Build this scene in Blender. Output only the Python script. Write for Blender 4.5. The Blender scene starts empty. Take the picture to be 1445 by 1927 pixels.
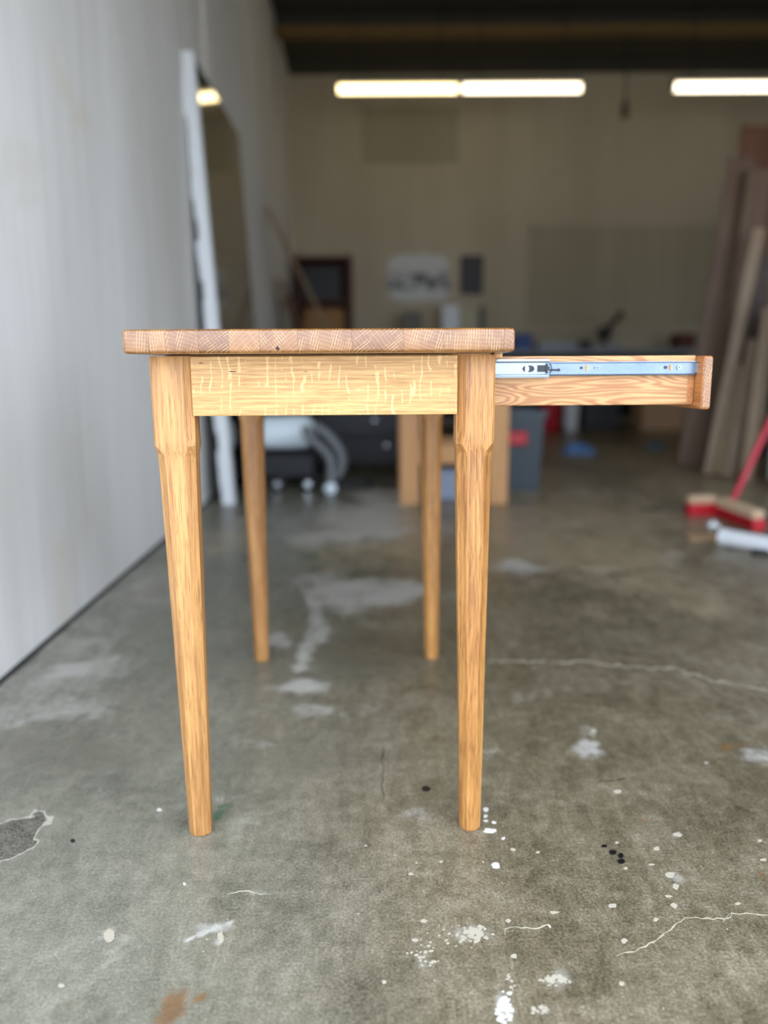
import bpy, math, random
import numpy as np
from mathutils import Matrix, Vector

S = bpy.context.scene
COL = S.collection
random.seed(7)
rng = np.random.default_rng(7)
PI = math.pi

# ------------------------------------------------------------------ camera
F_PX, CAM_H, PITCH, ROLL = 1447.0, 0.7121, 0.1858, -0.006
cam = bpy.data.cameras.new('camera')
cam.sensor_fit = 'HORIZONTAL'; cam.sensor_width = 36.0
cam.lens = 36.0 * F_PX / 1445.0
cam.clip_start = 0.02; cam.clip_end = 200
cam.dof.use_dof = True
cam.dof.focus_distance = 1.035
cam.dof.aperture_fstop = cam.lens / 1000.0 / 0.0180
cam.dof.aperture_blades = 0
camo = bpy.data.objects.new('camera', cam); COL.objects.link(camo)
camo.matrix_world = Matrix.Translation((0, 0, CAM_H)) @ Matrix.Rotation(PI / 2 - PITCH, 4, 'X') @ Matrix.Rotation(ROLL, 4, 'Z')
S.camera = camo

# ------------------------------------------------------------------ sky light through the open front
w = bpy.data.worlds.new('overcast_sky'); S.world = w; w.use_nodes = True
bg = w.node_tree.nodes['Background']
bg.inputs['Color'].default_value = (0.80, 0.91, 1.07, 1)
bg.inputs['Strength'].default_value = 5.3
OPEN_Y, OPEN_H, OPEN_X0, OPEN_X1 = 0.5, 2.45, -0.85, 4.6
pl = bpy.data.lights.new('door_opening_portal', 'AREA'); pl.shape = 'RECTANGLE'
pl.size = OPEN_X1 - OPEN_X0; pl.size_y = OPEN_H
pl.cycles.is_portal = True
plo = bpy.data.objects.new('door_opening_portal', pl); COL.objects.link(plo)
plo.location = ((OPEN_X0 + OPEN_X1) / 2, OPEN_Y, OPEN_H / 2); plo.rotation_euler = (PI / 2, 0, 0)   # shines towards +Y

S.view_settings.view_transform = 'Standard'; S.view_settings.look = 'None'
S.view_settings.gamma = 1; S.view_settings.use_curve_mapping = False
S.view_settings.exposure = 0.0
S.cycles.use_denoising = True
S.cycles.max_bounces = 10; S.cycles.diffuse_bounces = 5
S.cycles.sample_clamp_indirect = 6.0

# ------------------------------------------------------------------ geometry of the view, used to measure the place
def _ray(px, py):
    u, v = px - 722.5, py - 963.5
    cr, sr = math.cos(ROLL), math.sin(ROLL)
    u, v = cr * u + sr * v, -sr * u + cr * v
    cp, sp = math.cos(PITCH), math.sin(PITCH)
    return Vector((u / F_PX, cp - sp * v / F_PX, -sp - cp * v / F_PX))
def G(px, py, z=0.0):
    d = _ray(px, py); t = (z - CAM_H) / d.z
    return Vector((0, 0, CAM_H)) + d * t
def at(px, py, Y):
    d = _ray(px, py); return Vector((0, 0, CAM_H)) + d * (Y / d.y)

# ------------------------------------------------------------------ colours and node helpers
def srgb(r, g, b):
    f = lambda c: (c / 255 / 12.92) if c / 255 <= 0.04045 else ((c / 255 + 0.055) / 1.055) ** 2.4
    return (f(r), f(g), f(b), 1)

class NT:
    def __init__(self, name):
        self.m = bpy.data.materials.new(name); self.m.use_nodes = True
        self.t = self.m.node_tree; self.n = self.t.nodes
        self.b = self.n['Principled BSDF']
    def link(self, a, b): self.t.links.new(a, b)
    def _in(self, sock, v):
        if v is None: return
        if hasattr(v, 'is_output'): self.link(v, sock)
        else: sock.default_value = v
    def tc(self, which='Object'): return self.n.new('ShaderNodeTexCoord').outputs[which]
    def rand(self): return self.n.new('ShaderNodeObjectInfo').outputs['Random']
    def mapping(self, vec, scale=(1, 1, 1), rot=(0, 0, 0), loc=(0, 0, 0)):
        m = self.n.new('ShaderNodeMapping'); self.link(vec, m.inputs['Vector'])
        m.inputs['Scale'].default_value = scale; m.inputs['Rotation'].default_value = rot; m.inputs['Location'].default_value = loc
        return m.outputs[0]
    def noise(self, vec, scale, detail=3, rough=0.55, dist=0.0, out='Fac'):
        x = self.n.new('ShaderNodeTexNoise'); self.link(vec, x.inputs['Vector'])
        x.inputs['Scale'].default_value = scale; x.inputs['Detail'].default_value = detail
        x.inputs['Roughness'].default_value = rough; x.inputs['Distortion'].default_value = dist
        return x.outputs[out]
    def voronoi(self, vec, scale, out='Distance', rnd=1.0):
        x = self.n.new('ShaderNodeTexVoronoi'); self.link(vec, x.inputs['Vector'])
        x.inputs['Scale'].default_value = scale; x.inputs['Randomness'].default_value = rnd
        return x.outputs[out]
    def wave(self, vec, scale, dist=2, detail=2, dscale=1, axis='X', drough=0.5):
        x = self.n.new('ShaderNodeTexWave'); self.link(vec, x.inputs['Vector'])
        x.bands_direction = axis
        x.inputs['Scale'].default_value = scale; x.inputs['Distortion'].default_value = dist
        x.inputs['Detail'].default_value = detail; x.inputs['Detail Scale'].default_value = dscale
        x.inputs['Detail Roughness'].default_value = drough
        return x.outputs['Fac']
    def math(self, op, a, b=None, c=None):
        x = self.n.new('ShaderNodeMath'); x.operation = op
        self._in(x.inputs[0], a); self._in(x.inputs[1], b); self._in(x.inputs[2], c)
        return x.outputs[0]
    def vadd(self, a, b):
        x = self.n.new('ShaderNodeVectorMath'); x.operation = 'ADD'; self._in(x.inputs[0], a); self._in(x.inputs[1], b)
        return x.outputs[0]
    def vscale(self, a, s):
        x = self.n.new('ShaderNodeVectorMath'); x.operation = 'SCALE'; self._in(x.inputs[0], a); self._in(x.inputs['Scale'], s)
        return x.outputs[0]
    def step(self, v, lo, hi, a=0.0, b=1.0):
        x = self.n.new('ShaderNodeMapRange'); x.interpolation_type = 'SMOOTHSTEP'
        self._in(x.inputs['Value'], v)
        for k, q in zip(('From Min', 'From Max', 'To Min', 'To Max'), (lo, hi, a, b)): self._in(x.inputs[k], q)
        return x.outputs[0]
    def ramp(self, v, stops):
        x = self.n.new('ShaderNodeValToRGB'); self.link(v, x.inputs[0]); e = x.color_ramp.elements
        while len(e) < len(stops): e.new(0.5)
        for el, (p, c) in zip(e, stops): el.position = p; el.color = c
        return x.outputs[0]
    def mix(self, f, a, b, mode='MIX'):
        x = self.n.new('ShaderNodeMix'); x.data_type = 'RGBA'; x.blend_type = mode
        self._in(x.inputs[0], f); self._in(x.inputs[6], a); self._in(x.inputs[7], b)
        return x.outputs[2]
    def attr(self, name):
        x = self.n.new('ShaderNodeAttribute'); x.attribute_name = name; return x.outputs['Fac']
    def bump(self, h, strength=0.2, dist=0.002):
        x = self.n.new('ShaderNodeBump'); x.inputs['Strength'].default_value = strength; x.inputs['Distance'].default_value = dist
        self.link(h, x.inputs['Height']); self.link(x.outputs[0], self.b.inputs['Normal'])
    def done(self, color=None, rough=None, metal=None, spec=None):
        self._in(self.b.inputs['Base Color'], color); self._in(self.b.inputs['Roughness'], rough)
        self._in(self.b.inputs['Metallic'], metal); self._in(self.b.inputs['Specular IOR Level'], spec)
        return self.m

def plain(name, c, rough=0.6, metal=0.0, var=0.12, scale=9.0, spec=0.4):
    t = NT(name); v = t.noise(t.tc(), scale, 4)
    d = tuple(x * (1 - var) for x in c[:3]) + (1,); l = tuple(min(1, x * (1 + var)) for x in c[:3]) + (1,)
    return t.done(t.mix(v, d, l), rough, metal, spec)

def oak(name, axis, light, dark, pore, style='plain', rough=0.42, pore_amt=0.55, seed=0.0):
    """solid oak; axis = direction of the grain in the object's own space"""
    t = NT(name)
    v = t.tc()
    off = t.vscale(t.vadd((0.37, 0.71, 0.13), (seed, seed * .3, seed * .7)), t.math('MULTIPLY', t.rand(), 23.0))
    v = t.vadd(v, off)
    def st(across, along):
        s = [across] * 3; s['XYZ'.index(axis)] = along
        return t.mapping(v, tuple(s))
    tone = t.noise(st(14, 1.1), 1.0, 3)
    fine = t.noise(st(260, 7), 1.0, 4, 0.65)
    pores = t.step(t.noise(st(640, 26), 1.0, 3, 0.6), 0.50, 0.66)
    lines = t.wave(st(1, 0.03), 48, 7.0, 3, 9.0, {'X': 'Z', 'Y': 'Z', 'Z': 'X'}[axis])
    med = t.noise(st(75, 2.2), 1.0, 3, 0.6)
    f = t.math('ADD', t.math('MULTIPLY', tone, 0.40), t.math('ADD', t.math('MULTIPLY', med, 0.35), t.math('MULTIPLY', fine, 0.42)))
    if style == 'flat':                                             # cathedral figure
        n = t.noise(st(19.0, 3.0), 1.0, 2.0, 0.45, 0.5)
        w = t.math('SINE', t.math('ADD', t.math('MULTIPLY', n, 135.0), t.math('MULTIPLY', fine, 5.0)))
        f = t.math('ADD', t.math('MULTIPLY', f, 0.65), t.math('MULTIPLY', t.step(w, -0.9, 0.95), 0.30))
    elif style == 'quarter':
        f = t.math('ADD', t.math('MULTIPLY', f, 0.75), t.math('MULTIPLY', lines, 0.28))
    else:
        f = t.math('ADD', t.math('MULTIPLY', f, 0.92), t.math('MULTIPLY', lines, 0.06))
    col = t.mix(t.step(f, *((0.34, 0.74) if style == 'plain' else (0.28, 0.86))), dark, light)
    col = t.mix(t.math('MULTIPLY', pores, pore_amt), col, pore)
    if style == 'quarter':                                          # ray flecks: short pale curved strokes across the grain
        a = t.mapping(v, (1, 1, 0.33))
        r = t.wave(a, 25, 5.0, 2, 3.0, 'X', 0.5)
        mask = t.step(t.noise(t.mapping(v, (30, 30, 44)), 1.0, 2), 0.46, 0.56)
        mask2 = t.step(t.noise(t.mapping(v, (6, 6, 7)), 1.0, 1), 0.36, 0.52)
        fl = t.math('MULTIPLY', t.step(r, 0.86, 0.98), t.math('MULTIPLY', mask, mask2))
        pale = tuple(min(1, x * 1.22 + 0.07) for x in light[:3]) + (1,)
        col = t.mix(t.math('MULTIPLY', fl, 0.58), col, pale)
    t.bump(t.math('SUBTRACT', fine, t.math('MULTIPLY', pores, 0.6)), 0.12, 0.0012)
    t.b.inputs['Coat Weight'].default_value = 0.12; t.b.inputs['Coat Roughness'].default_value = 0.25
    return t.done(col, rough, 0, 0.4)

def oak_top(name):
    """tabletop staves: growth rings and rays on the end grain, long lines on the faces (grain along Y)"""
    t = NT(name); v = t.tc(); r = t.rand()
    vr = t.n.new('ShaderNodeVectorRotate'); vr.rotation_type = 'Y_AXIS'
    t.link(t.vadd(v, t.vscale((0.31, 0.9, 0.53), t.math('MULTIPLY', r, 9.0))), vr.inputs['Vector'])
    t.link(t.math('MULTIPLY', t.math('SUBTRACT', r, 0.5), 2.0), vr.inputs['Angle'])
    q = t.mapping(vr.outputs[0], (1, 0.03, 1))
    ring = t.wave(q, 62, 2.6, 2, 1.6, 'Z')
    ray = t.wave(q, 92, 2.2, 3, 1.6, 'X')
    ray = t.math('MULTIPLY', t.step(ray, 0.70, 0.98), t.step(t.noise(t.mapping(q, (90, 1, 35)), 1.0, 2), 0.40, 0.62))
    tone = t.noise(t.mapping(q, (16, 1, 16)), 1.0, 3)
    fine = t.noise(t.mapping(q, (700, 3, 700)), 1.0, 2)
    f = t.math('ADD', t.math('MULTIPLY', tone, 0.6), t.math('ADD', t.math('MULTIPLY', ring, 0.16), t.math('MULTIPLY', fine, 0.3)))
    f = t.math('ADD', f, t.math('MULTIPLY', t.math('SUBTRACT', r, 0.5), 0.22))
    col = t.mix(t.step(f, 0.22, 0.80), srgb(98, 58, 26), srgb(148, 100, 52))
    col = t.mix(t.math('MULTIPLY', ray, 0.6), col, srgb(200, 156, 104))
    t.bump(fine, 0.08, 0.001)
    t.b.inputs['Coat Weight'].default_value = 0.8; t.b.inputs['Coat Roughness'].default_value = 0.16
    return t.done(col, 0.36, 0, 0.5)

# ------------------------------------------------------------------ mesh builder
class MB:
    def __init__(self): self.v = []; self.f = []
    def add(self, vs, fs, M=None):
        o = len(self.v)
        for p in vs:
            p = Vector(p); p = M @ p if M is not None else p
            self.v.append(tuple(p))
        self.f += [tuple(i + o for i in q) for q in fs]
        return self
    def box(self, x0, x1, y0, y1, z0, z1, M=None, r=0.0):
        """box with chamfered (r) edges"""
        if r <= 0:
            vs = [(x, y, z) for x in (x0, x1) for y in (y0, y1) for z in (z0, z1)]
            return self.add(vs, [(0, 1, 3, 2), (4, 6, 7, 5), (0, 4, 5, 1), (2, 3, 7, 6), (0, 2, 6, 4), (1, 5, 7, 3)], M)
        xs, ys, zs = [x0, x0 + r, x1 - r, x1], [y0, y0 + r, y1 - r, y1], [z0, z0 + r, z1 - r, z1]
        return self.rbox_grid(xs, ys, zs, (x0, x1), (y0, y1), (z0, z1), r, M)
    def rbox_grid(self, xs, ys, zs, X, Y, Z, r, M=None):
        """surface grid of a box over xs, ys, zs, its points pushed onto the rounded box X x Y x Z of radius r"""
        idx = {}; vs = []; fs = []
        nx, ny, nz = len(xs) - 1, len(ys) - 1, len(zs) - 1
        def P(i, j, k):
            if (i, j, k) not in idx:
                p = Vector((xs[i], ys[j], zs[k]))
                q = Vector((min(max(p.x, X[0] + r), X[1] - r), min(max(p.y, Y[0] + r), Y[1] - r), min(max(p.z, Z[0] + r), Z[1] - r)))
                d = p - q
                if d.length > 1e-9: p = q + d.normalized() * min(r, d.length) if sum(abs(c) > 1e-9 for c in d) > 1 else p
                idx[i, j, k] = len(vs); vs.append(p)
            return idx[i, j, k]
        for i in range(nx):
            for j in range(ny):
                fs += [(P(i, j, 0), P(i, j + 1, 0), P(i + 1, j + 1, 0), P(i + 1, j, 0)), (P(i, j, nz), P(i + 1, j, nz), P(i + 1, j + 1, nz), P(i, j + 1, nz))]
        for i in range(nx):
            for k in range(nz):
                fs += [(P(i, 0, k), P(i + 1, 0, k), P(i + 1, 0, k + 1), P(i, 0, k + 1)), (P(i, ny, k), P(i, ny, k + 1), P(i + 1, ny, k + 1), P(i + 1, ny, k))]
        for j in range(ny):
            for k in range(nz):
                fs += [(P(0, j, k), P(0, j, k + 1), P(0, j + 1, k + 1), P(0, j + 1, k)), (P(nx, j, k), P(nx, j + 1, k), P(nx, j + 1, k + 1), P(nx, j, k + 1))]
        return self.add(vs, fs, M)
    def lathe(self, prof, n=20, M=None):
        """profile [(r, z)] turned about Z; closed with caps"""
        vs = [(r * math.cos(2 * PI * i / n), r * math.sin(2 * PI * i / n), z) for r, z in prof for i in range(n)]
        fs = [(k * n + i, k * n + (i + 1) % n, (k + 1) * n + (i + 1) % n, (k + 1) * n + i) for k in range(len(prof) - 1) for i in range(n)]
        fs += [tuple(range(n - 1, -1, -1)), tuple((len(prof) - 1) * n + i for i in range(n))]
        return self.add(vs, fs, M)
    def tube(self, pts, r, n=10):
        pts = [Vector(p) for p in pts]; rs = r if isinstance(r, (list, tuple)) else [r] * len(pts)
        vs = []; ref = None
        for i, p in enumerate(pts):
            d = (pts[min(i + 1, len(pts) - 1)] - pts[max(i - 1, 0)]).normalized()
            if ref is None: ref = d.orthogonal().normalized()
            a = (ref - d * ref.dot(d)).normalized(); b = d.cross(a); ref = a
            vs += [p + (a * math.cos(2 * PI * k / n) + b * math.sin(2 * PI * k / n)) * rs[i] for k in range(n)]
        fs = [(i * n + k, i * n + (k + 1) % n, (i + 1) * n + (k + 1) % n, (i + 1) * n + k) for i in range(len(pts) - 1) for k in range(n)]
        fs += [tuple(range(n - 1, -1, -1)), tuple((len(pts) - 1) * n + k for k in range(n))]
        return self.add(vs, fs)
    def prism(self, poly, h0, h1, M=None):
        """polygon in XY extruded along Z"""
        n = len(poly); vs = [(x, y, h0) for x, y in poly] + [(x, y, h1) for x, y in poly]
        fs = [tuple(range(n - 1, -1, -1)), tuple(range(n, 2 * n))] + [(i, (i + 1) % n, n + (i + 1) % n, n + i) for i in range(n)]
        return self.add(vs, fs, M)

def obj(name, mb, mat, parent=None, smooth=False, angle=35):
    me = bpy.data.meshes.new(name); me.from_pydata(mb.v, [], mb.f); me.update()
    import bmesh
    bm = bmesh.new(); bm.from_mesh(me); bmesh.ops.recalc_face_normals(bm, faces=bm.faces); bm.to_mesh(me); bm.free()
    if smooth:
        me.polygons.foreach_set('use_smooth', [True] * len(me.polygons))
        me.set_sharp_from_angle(angle=math.radians(angle))
    me.materials.append(mat)
    o = bpy.data.objects.new(name, me); COL.objects.link(o)
    if parent is not None: o.parent = parent
    return o
def tag(o, label, cat, group=None):
    o['label'] = label; o['category'] = cat
    if group: o['group'] = group
    return o
def thing(name, label, cat, loc=(0, 0, 0), rz=0.0, group=None):
    o = bpy.data.objects.new(name, None); COL.objects.link(o); o.location = loc; o.rotation_euler = (0, 0, rz)
    o.empty_display_size = 0.1
    return tag(o, label, cat, group)
def struct(name, mb, mat, smooth=False):
    o = obj(name, mb, mat, None, smooth); o['kind'] = 'structure'; return o
def copy_tree(o, parent=None):
    c = o.copy(); COL.objects.link(c)
    if parent is not None: c.parent = parent
    for ch in list(o.children): copy_tree(ch, c)
    return c

# ------------------------------------------------------------------ structure: walls, ceiling, floor
def wall_paint(name, a, b, streak=1.0, tint=None):
    t = NT(name); v = t.tc()
    s = t.noise(t.mapping(v, (2.2, 2.2, 0.28)), 1.0, 5, 0.6)
    s2 = t.noise(t.mapping(v, (14, 14, 0.9)), 1.0, 3, 0.6)
    big = t.noise(v, 0.9, 3)
    f = t.math('ADD', t.math('MULTIPLY', s, 0.6), t.math('ADD', t.math('MULTIPLY', s2, 0.25 * streak), t.math('MULTIPLY', big, 0.3)))
    col = t.mix(t.step(f, 0.3, 0.82), a, b)
    if tint: col = t.mix(t.step(t.noise(v, 1.7, 4, 0.6, 0.4), 0.56, 0.74, 0.0, 0.55), col, tint)
    t.bump(t.noise(v, 60, 4), 0.15, 0.004)
    return t.done(col, 0.75, 0, 0.25)

M_WALL_L = wall_paint('left_wall_paint', srgb(216, 212, 204), srgb(246, 244, 240), 1.0, srgb(226, 216, 196))
M_WALL_B = wall_paint('back_wall_paint', srgb(176, 164, 140), srgb(196, 184, 160), 0.4)
M_CEIL = plain('dark_roof_deck', srgb(62, 58, 48), 0.9)
M_BEAM = plain('brown_beam', srgb(122, 96, 56), 0.8)
M_STEEL_DARK = plain('dark_steel', srgb(40, 40, 42), 0.5, 0.3)

WX0, WK = -0.85, -0.0262                     # left wall: X = WX0 + WK * Y
BACK_Y, CEIL_Z, RIGHT_X = 9.9, 4.2, 5.4
ang = math.atan(-WK)
m = MB(); y0, y1 = OPEN_Y, BACK_Y + 0.2
m.prism([(WX0 + WK * y0, y0), (WX0 + WK * y1, y1), (WX0 + WK * y1 - 0.2, y1), (WX0 + WK * y0 - 0.2, y0)], 0, CEIL_Z + 0.1)
struct('wall_left', m, M_WALL_L)
struct('wall_back', MB().box(-1.3, RIGHT_X + 0.2, BACK_Y, BACK_Y + 0.2, 0, CEIL_Z + 0.1), M_WALL_B)
struct('wall_right', MB().box(RIGHT_X, RIGHT_X + 0.2, OPEN_Y, BACK_Y, 0, CEIL_Z + 0.1), M_WALL_B)
m = MB().box(-1.0, RIGHT_X + 0.2, OPEN_Y - 0.2, OPEN_Y, OPEN_H, CEIL_Z + 0.1).box(OPEN_X1, RIGHT_X + 0.2, OPEN_Y - 0.2, OPEN_Y, 0, OPEN_H)
struct('wall_front', m, M_WALL_B)
struct('ceiling', MB().box(-1.3, RIGHT_X + 0.2, OPEN_Y - 0.2, BACK_Y + 0.2, CEIL_Z, CEIL_Z + 0.15), M_CEIL)
k = 1
for Yb in (8.55, 6.0, 3.4):                                         # ceiling beams with a pale lower flange
    xl = WX0 + WK * Yb + 0.005
    b = struct('trim_%d' % k, MB().box(xl, RIGHT_X, Yb - 0.04, Yb + 0.04, CEIL_Z - 0.12, CEIL_Z), M_CEIL)
    obj('beam_flange', MB().box(xl, RIGHT_X, Yb - 0.09, Yb + 0.09, CEIL_Z - 0.18, CEIL_Z - 0.12), M_BEAM, b); k += 1
# dark header beam along the top of the back wall
struct('trim_%d' % k, MB().box(-1.09, RIGHT_X, BACK_Y - 0.16, BACK_Y, CEIL_Z - 0.08, CEIL_Z), M_CEIL); k += 1
# dark joint where the left wall meets the floor
m = MB(); m.prism([(WX0 + WK * y0, y0), (WX0 + WK * BACK_Y, BACK_Y), (WX0 + WK * BACK_Y + 0.010, BACK_Y), (WX0 + WK * y0 + 0.010, y0)], 0, 0.007)
struct('baseboard_left', m, plain('joint_sealant', srgb(52, 50, 48), 0.9))
# faint raised rectangle and a ledge on the back wall
struct('trim_%d' % k, MB().box(1.86, 4.3, BACK_Y - 0.022, BACK_Y, 1.22, 2.34).box(1.84, 4.3, BACK_Y - 0.035, BACK_Y, 2.34, 2.40).box(1.80, 1.86, BACK_Y - 0.035, BACK_Y, 1.22, 2.40), wall_paint('panel_paint', srgb(160, 150, 126), srgb(182, 172, 148), 0.4)); k += 1
struct('trim_%d' % k, MB().box(0.98, 4.4, BACK_Y - 0.05, BACK_Y, 1.14, 1.18), M_WALL_B); k += 1

# old paint patch and plugged anchor holes on the back wall
pa, pb = at(680, 200, BACK_Y), at(862, 308, BACK_Y)
struct('trim_%d' % k, MB().box(pa.x, pb.x, BACK_Y - 0.004, BACK_Y, pb.z, pa.z), wall_paint('old_paint_patch', srgb(158, 148, 124), srgb(174, 164, 140), 0.3)); k += 1
# ---- floor: graded grid that carries the stain masks, plus separate flecks and cracks
def graded(segs):
    out = []
    for a, b, n in segs: out += list(np.linspace(a, b, n, endpoint=False))
    return np.array(out + [segs[-1][1]])
gx = graded([(-1.3, -0.9, 8), (-0.9, 1.0, 240), (1.0, 2.4, 60), (2.4, RIGHT_X + 0.2, 30)])
gy = graded([(OPEN_Y - 0.2, 0.65, 6), (0.65, 2.2, 200), (2.2, 4.2, 100), (4.2, BACK_Y + 0.2, 80)])
GX, GY = np.meshgrid(gx, gy); nxg, nyg = len(gx), len(gy)
def vnoise(x, y, s, seed):
    r = np.random.default_rng(seed).random((64, 64))
    X, Y = x * s + 100, y * s + 100
    i, j = np.floor(X).astype(int), np.floor(Y).astype(int); u, v = X - i, Y - j
    u, v = u * u * (3 - 2 * u), v * v * (3 - 2 * v)
    g = lambda a, b: r[a % 64, b % 64]
    return (g(i, j) * (1 - u) + g(i + 1, j) * u) * (1 - v) + (g(i, j + 1) * (1 - u) + g(i + 1, j + 1) * u) * v
def fbm(x, y, s, seed): return sum(vnoise(x, y, s * 2 ** k, seed + k) * 0.5 ** (k + 1) for k in range(4)) - 0.47
masks = {n: np.zeros_like(GX) for n in ('tan', 'pale', 'dark', 'rust', 'green', 'chip')}
def blob(mask, px, py, rx, ry, amt=1.0, warp=0.9, rot=0.0, seed=None):
    """soft stain round the floor point seen at (px, py); rx, ry in photo pixels there"""
    c = G(px, py); ex = (G(px + rx, py) - c).length; ey = (G(px, py - ry) - G(px, py + ry)).length / 2
    dx, dy = GX - c.x, GY - c.y
    cr, sr = math.cos(rot), math.sin(rot)
    dx, dy = cr * dx + sr * dy, -sr * dx + cr * dy
    s = 1.6 / max(ex, ey); sd = seed if seed is not None else int(px * 7 + py)
    d = np.sqrt((dx / ex) ** 2 + (dy / ey) ** 2) + warp * 1.6 * fbm(GX, GY, s, sd)
    val = np.clip((1.35 - d) / 0.9, 0, 1) * amt
    masks[mask] = np.maximum(masks[mask], val)
def stroke(mask, pts, r_px, amt=1.0, warp=0.8):
    for (a, b) in zip(pts[:-1], pts[1:]):
        n = max(2, int(math.hypot(b[0] - a[0], b[1] - a[1]) / max(6, r_px * 0.8)))
        for i in range(n):
            t = i / n; blob(mask, a[0] + (b[0] - a[0]) * t, a[1] + (b[1] - a[1]) * t, r_px * 1.5, r_px, amt, warp, seed=int(a[0]))
for a in [(690, 965, 90, 32, .8), (640, 1010, 90, 22, .8), (730, 938, 70, 22, 1.0), (690, 985, 110, 40, .9), (470, 985, 60, 20, .5), (840, 1000, 90, 18, .5), (560, 985, 60, 25, .45), (700, 1118, 120, 28, .95), (860, 1120, 70, 16, .55),
          (600, 1090, 70, 20, .6), (520, 1206, 45, 12, .8), (600, 1190, 30, 26, .7), (570, 1292, 62, 17, .85), (610, 1335, 80, 17, .6), (700, 1330, 60, 12, .35),
          (130, 1262, 62, 15, .95), (215, 1270, 35, 14, .6), (90, 1320, 150, 44, .55), (20, 1345, 120, 20, .6), (270, 1100, 60, 16, .7), (230, 1160, 40, 10, .5),
          (975, 1068, 60, 17, .75), (1090, 1075, 70, 16, .4), (1110, 1408, 34, 22, .75), (1100, 1375, 25, 12, .5), (1420, 1420, 40, 16, .6),
          (1250, 960, 120, 16, .4), (1130, 930, 90, 16, .45), (1040, 985, 60, 12, .4), (1300, 1050, 70, 16, .4), (1000, 1310, 50, 16, .3),
          (890, 1757, 45, 22, .5), (1055, 1842, 45, 20, .65), (790, 1806, 32, 22, .5), (950, 1900, 18, 32, .7), (1020, 1905, 22, 14, .5), (1270, 1652, 16, 12, .4),
          (400, 1745, 55, 11, .7), (410, 1770, 14, 10, .6), (205, 1760, 16, 16, .55), (490, 1680, 70, 9, .45), (420, 1500, 60, 14, .35), (500, 1545, 60, 18, .3),
          (480, 1400, 60, 10, .4), (180, 1490, 90, 12, .4), (780, 1530, 40, 14, .4), (930, 1420, 30, 20, .35), (250, 1780, 90, 26, .28), (130, 1740, 90, 22, .25), (880, 1640, 50, 40, .2)]:
    blob('pale', *a)
stroke('pale', [(590, 1120), (598, 1180), (570, 1235), (560, 1270)], 13, .8)
stroke('pale', [(350, 1770), (395, 1752), (445, 1730)], 4, .9, .4)
for a in [(715, 1215, 150, 52, .6), (640, 1245, 60, 30, .5), (330, 1220, 70, 30, .35), (560, 1430, 130, 40, .4), (120, 1420, 160, 38, .5), (440, 1430, 70, 40, .45), (750, 880, 90, 10, .5),
          (1060, 1120, 150, 30, .45), (1200, 1060, 100, 26, .4), (1010, 1030, 60, 14, .4), (280, 1055, 40, 14, .8), (1240, 1180, 130, 30, .35), (850, 1480, 40, 30, .4), (770, 1420, 90, 30, .3), (690, 1040, 90, 16, .4)]:
    blob('dark', *a)
for a in [(25, 1575, 48, 44, 1.0)]: blob('chip', *a)
for a in [(325, 1890, 32, 28, 1.0), (378, 1878, 17, 13, .9), (310, 1920, 28, 20, .9), (130, 1890, 11, 8, .7), (1210, 1545, 22, 8, .5), (1385, 1585, 34, 10, .5), (1435, 1650, 14, 18, .6),
          (1375, 1405, 34, 9, .75), (545, 1178, 30, 9, .5), (880, 1860, 20, 16, .25), (1330, 985, 34, 14, .4)]:
    blob('rust', *a)
for a in [(412, 1532, 16, 16, 1.0), (430, 1515, 14, 9, .7), (338, 1562, 16, 9, .7), (585, 1050, 22, 9, .8), (1290, 1255, 50, 14, .25)]:
    blob('green', *a)
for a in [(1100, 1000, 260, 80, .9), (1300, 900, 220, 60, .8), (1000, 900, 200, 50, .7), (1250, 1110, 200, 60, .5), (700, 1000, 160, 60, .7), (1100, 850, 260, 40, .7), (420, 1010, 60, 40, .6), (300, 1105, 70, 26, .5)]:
    blob('tan', *a)  # dusty tan patches that also lift the floor where daylight falls off
# broad tonal band: the slab is paler beside the left wall, with a straight worn edge
c0 = G(0, 1362).y
wallx = WX0 + WK * GY
band = np.clip((0.34 + 0.10 * fbm(GX, GY, 5, 91) * 4 - (GX - wallx)) / 0.16, 0, 1) * np.clip((GY - c0) / 0.015, 0, 1) * np.clip((3.6 - GY) / 1.0, 0, 1)
masks['pale'] = np.maximum(masks['pale'], 0.52 * band)

me = bpy.data.meshes.new('floor')
vs = np.stack([GX.ravel(), GY.ravel(), np.zeros(GX.size)], 1)
ii = (np.arange(nyg - 1)[:, None] * nxg + np.arange(nxg - 1)[None, :]).ravel()
fs = np.stack([ii, ii + 1, ii + 1 + nxg, ii + nxg], 1)
me.from_pydata(vs.tolist(), [], fs.tolist()); me.update()
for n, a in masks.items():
    at_ = me.attributes.new(n, 'FLOAT', 'POINT'); at_.data.foreach_set('value', a.ravel().astype(np.float32))

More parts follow.
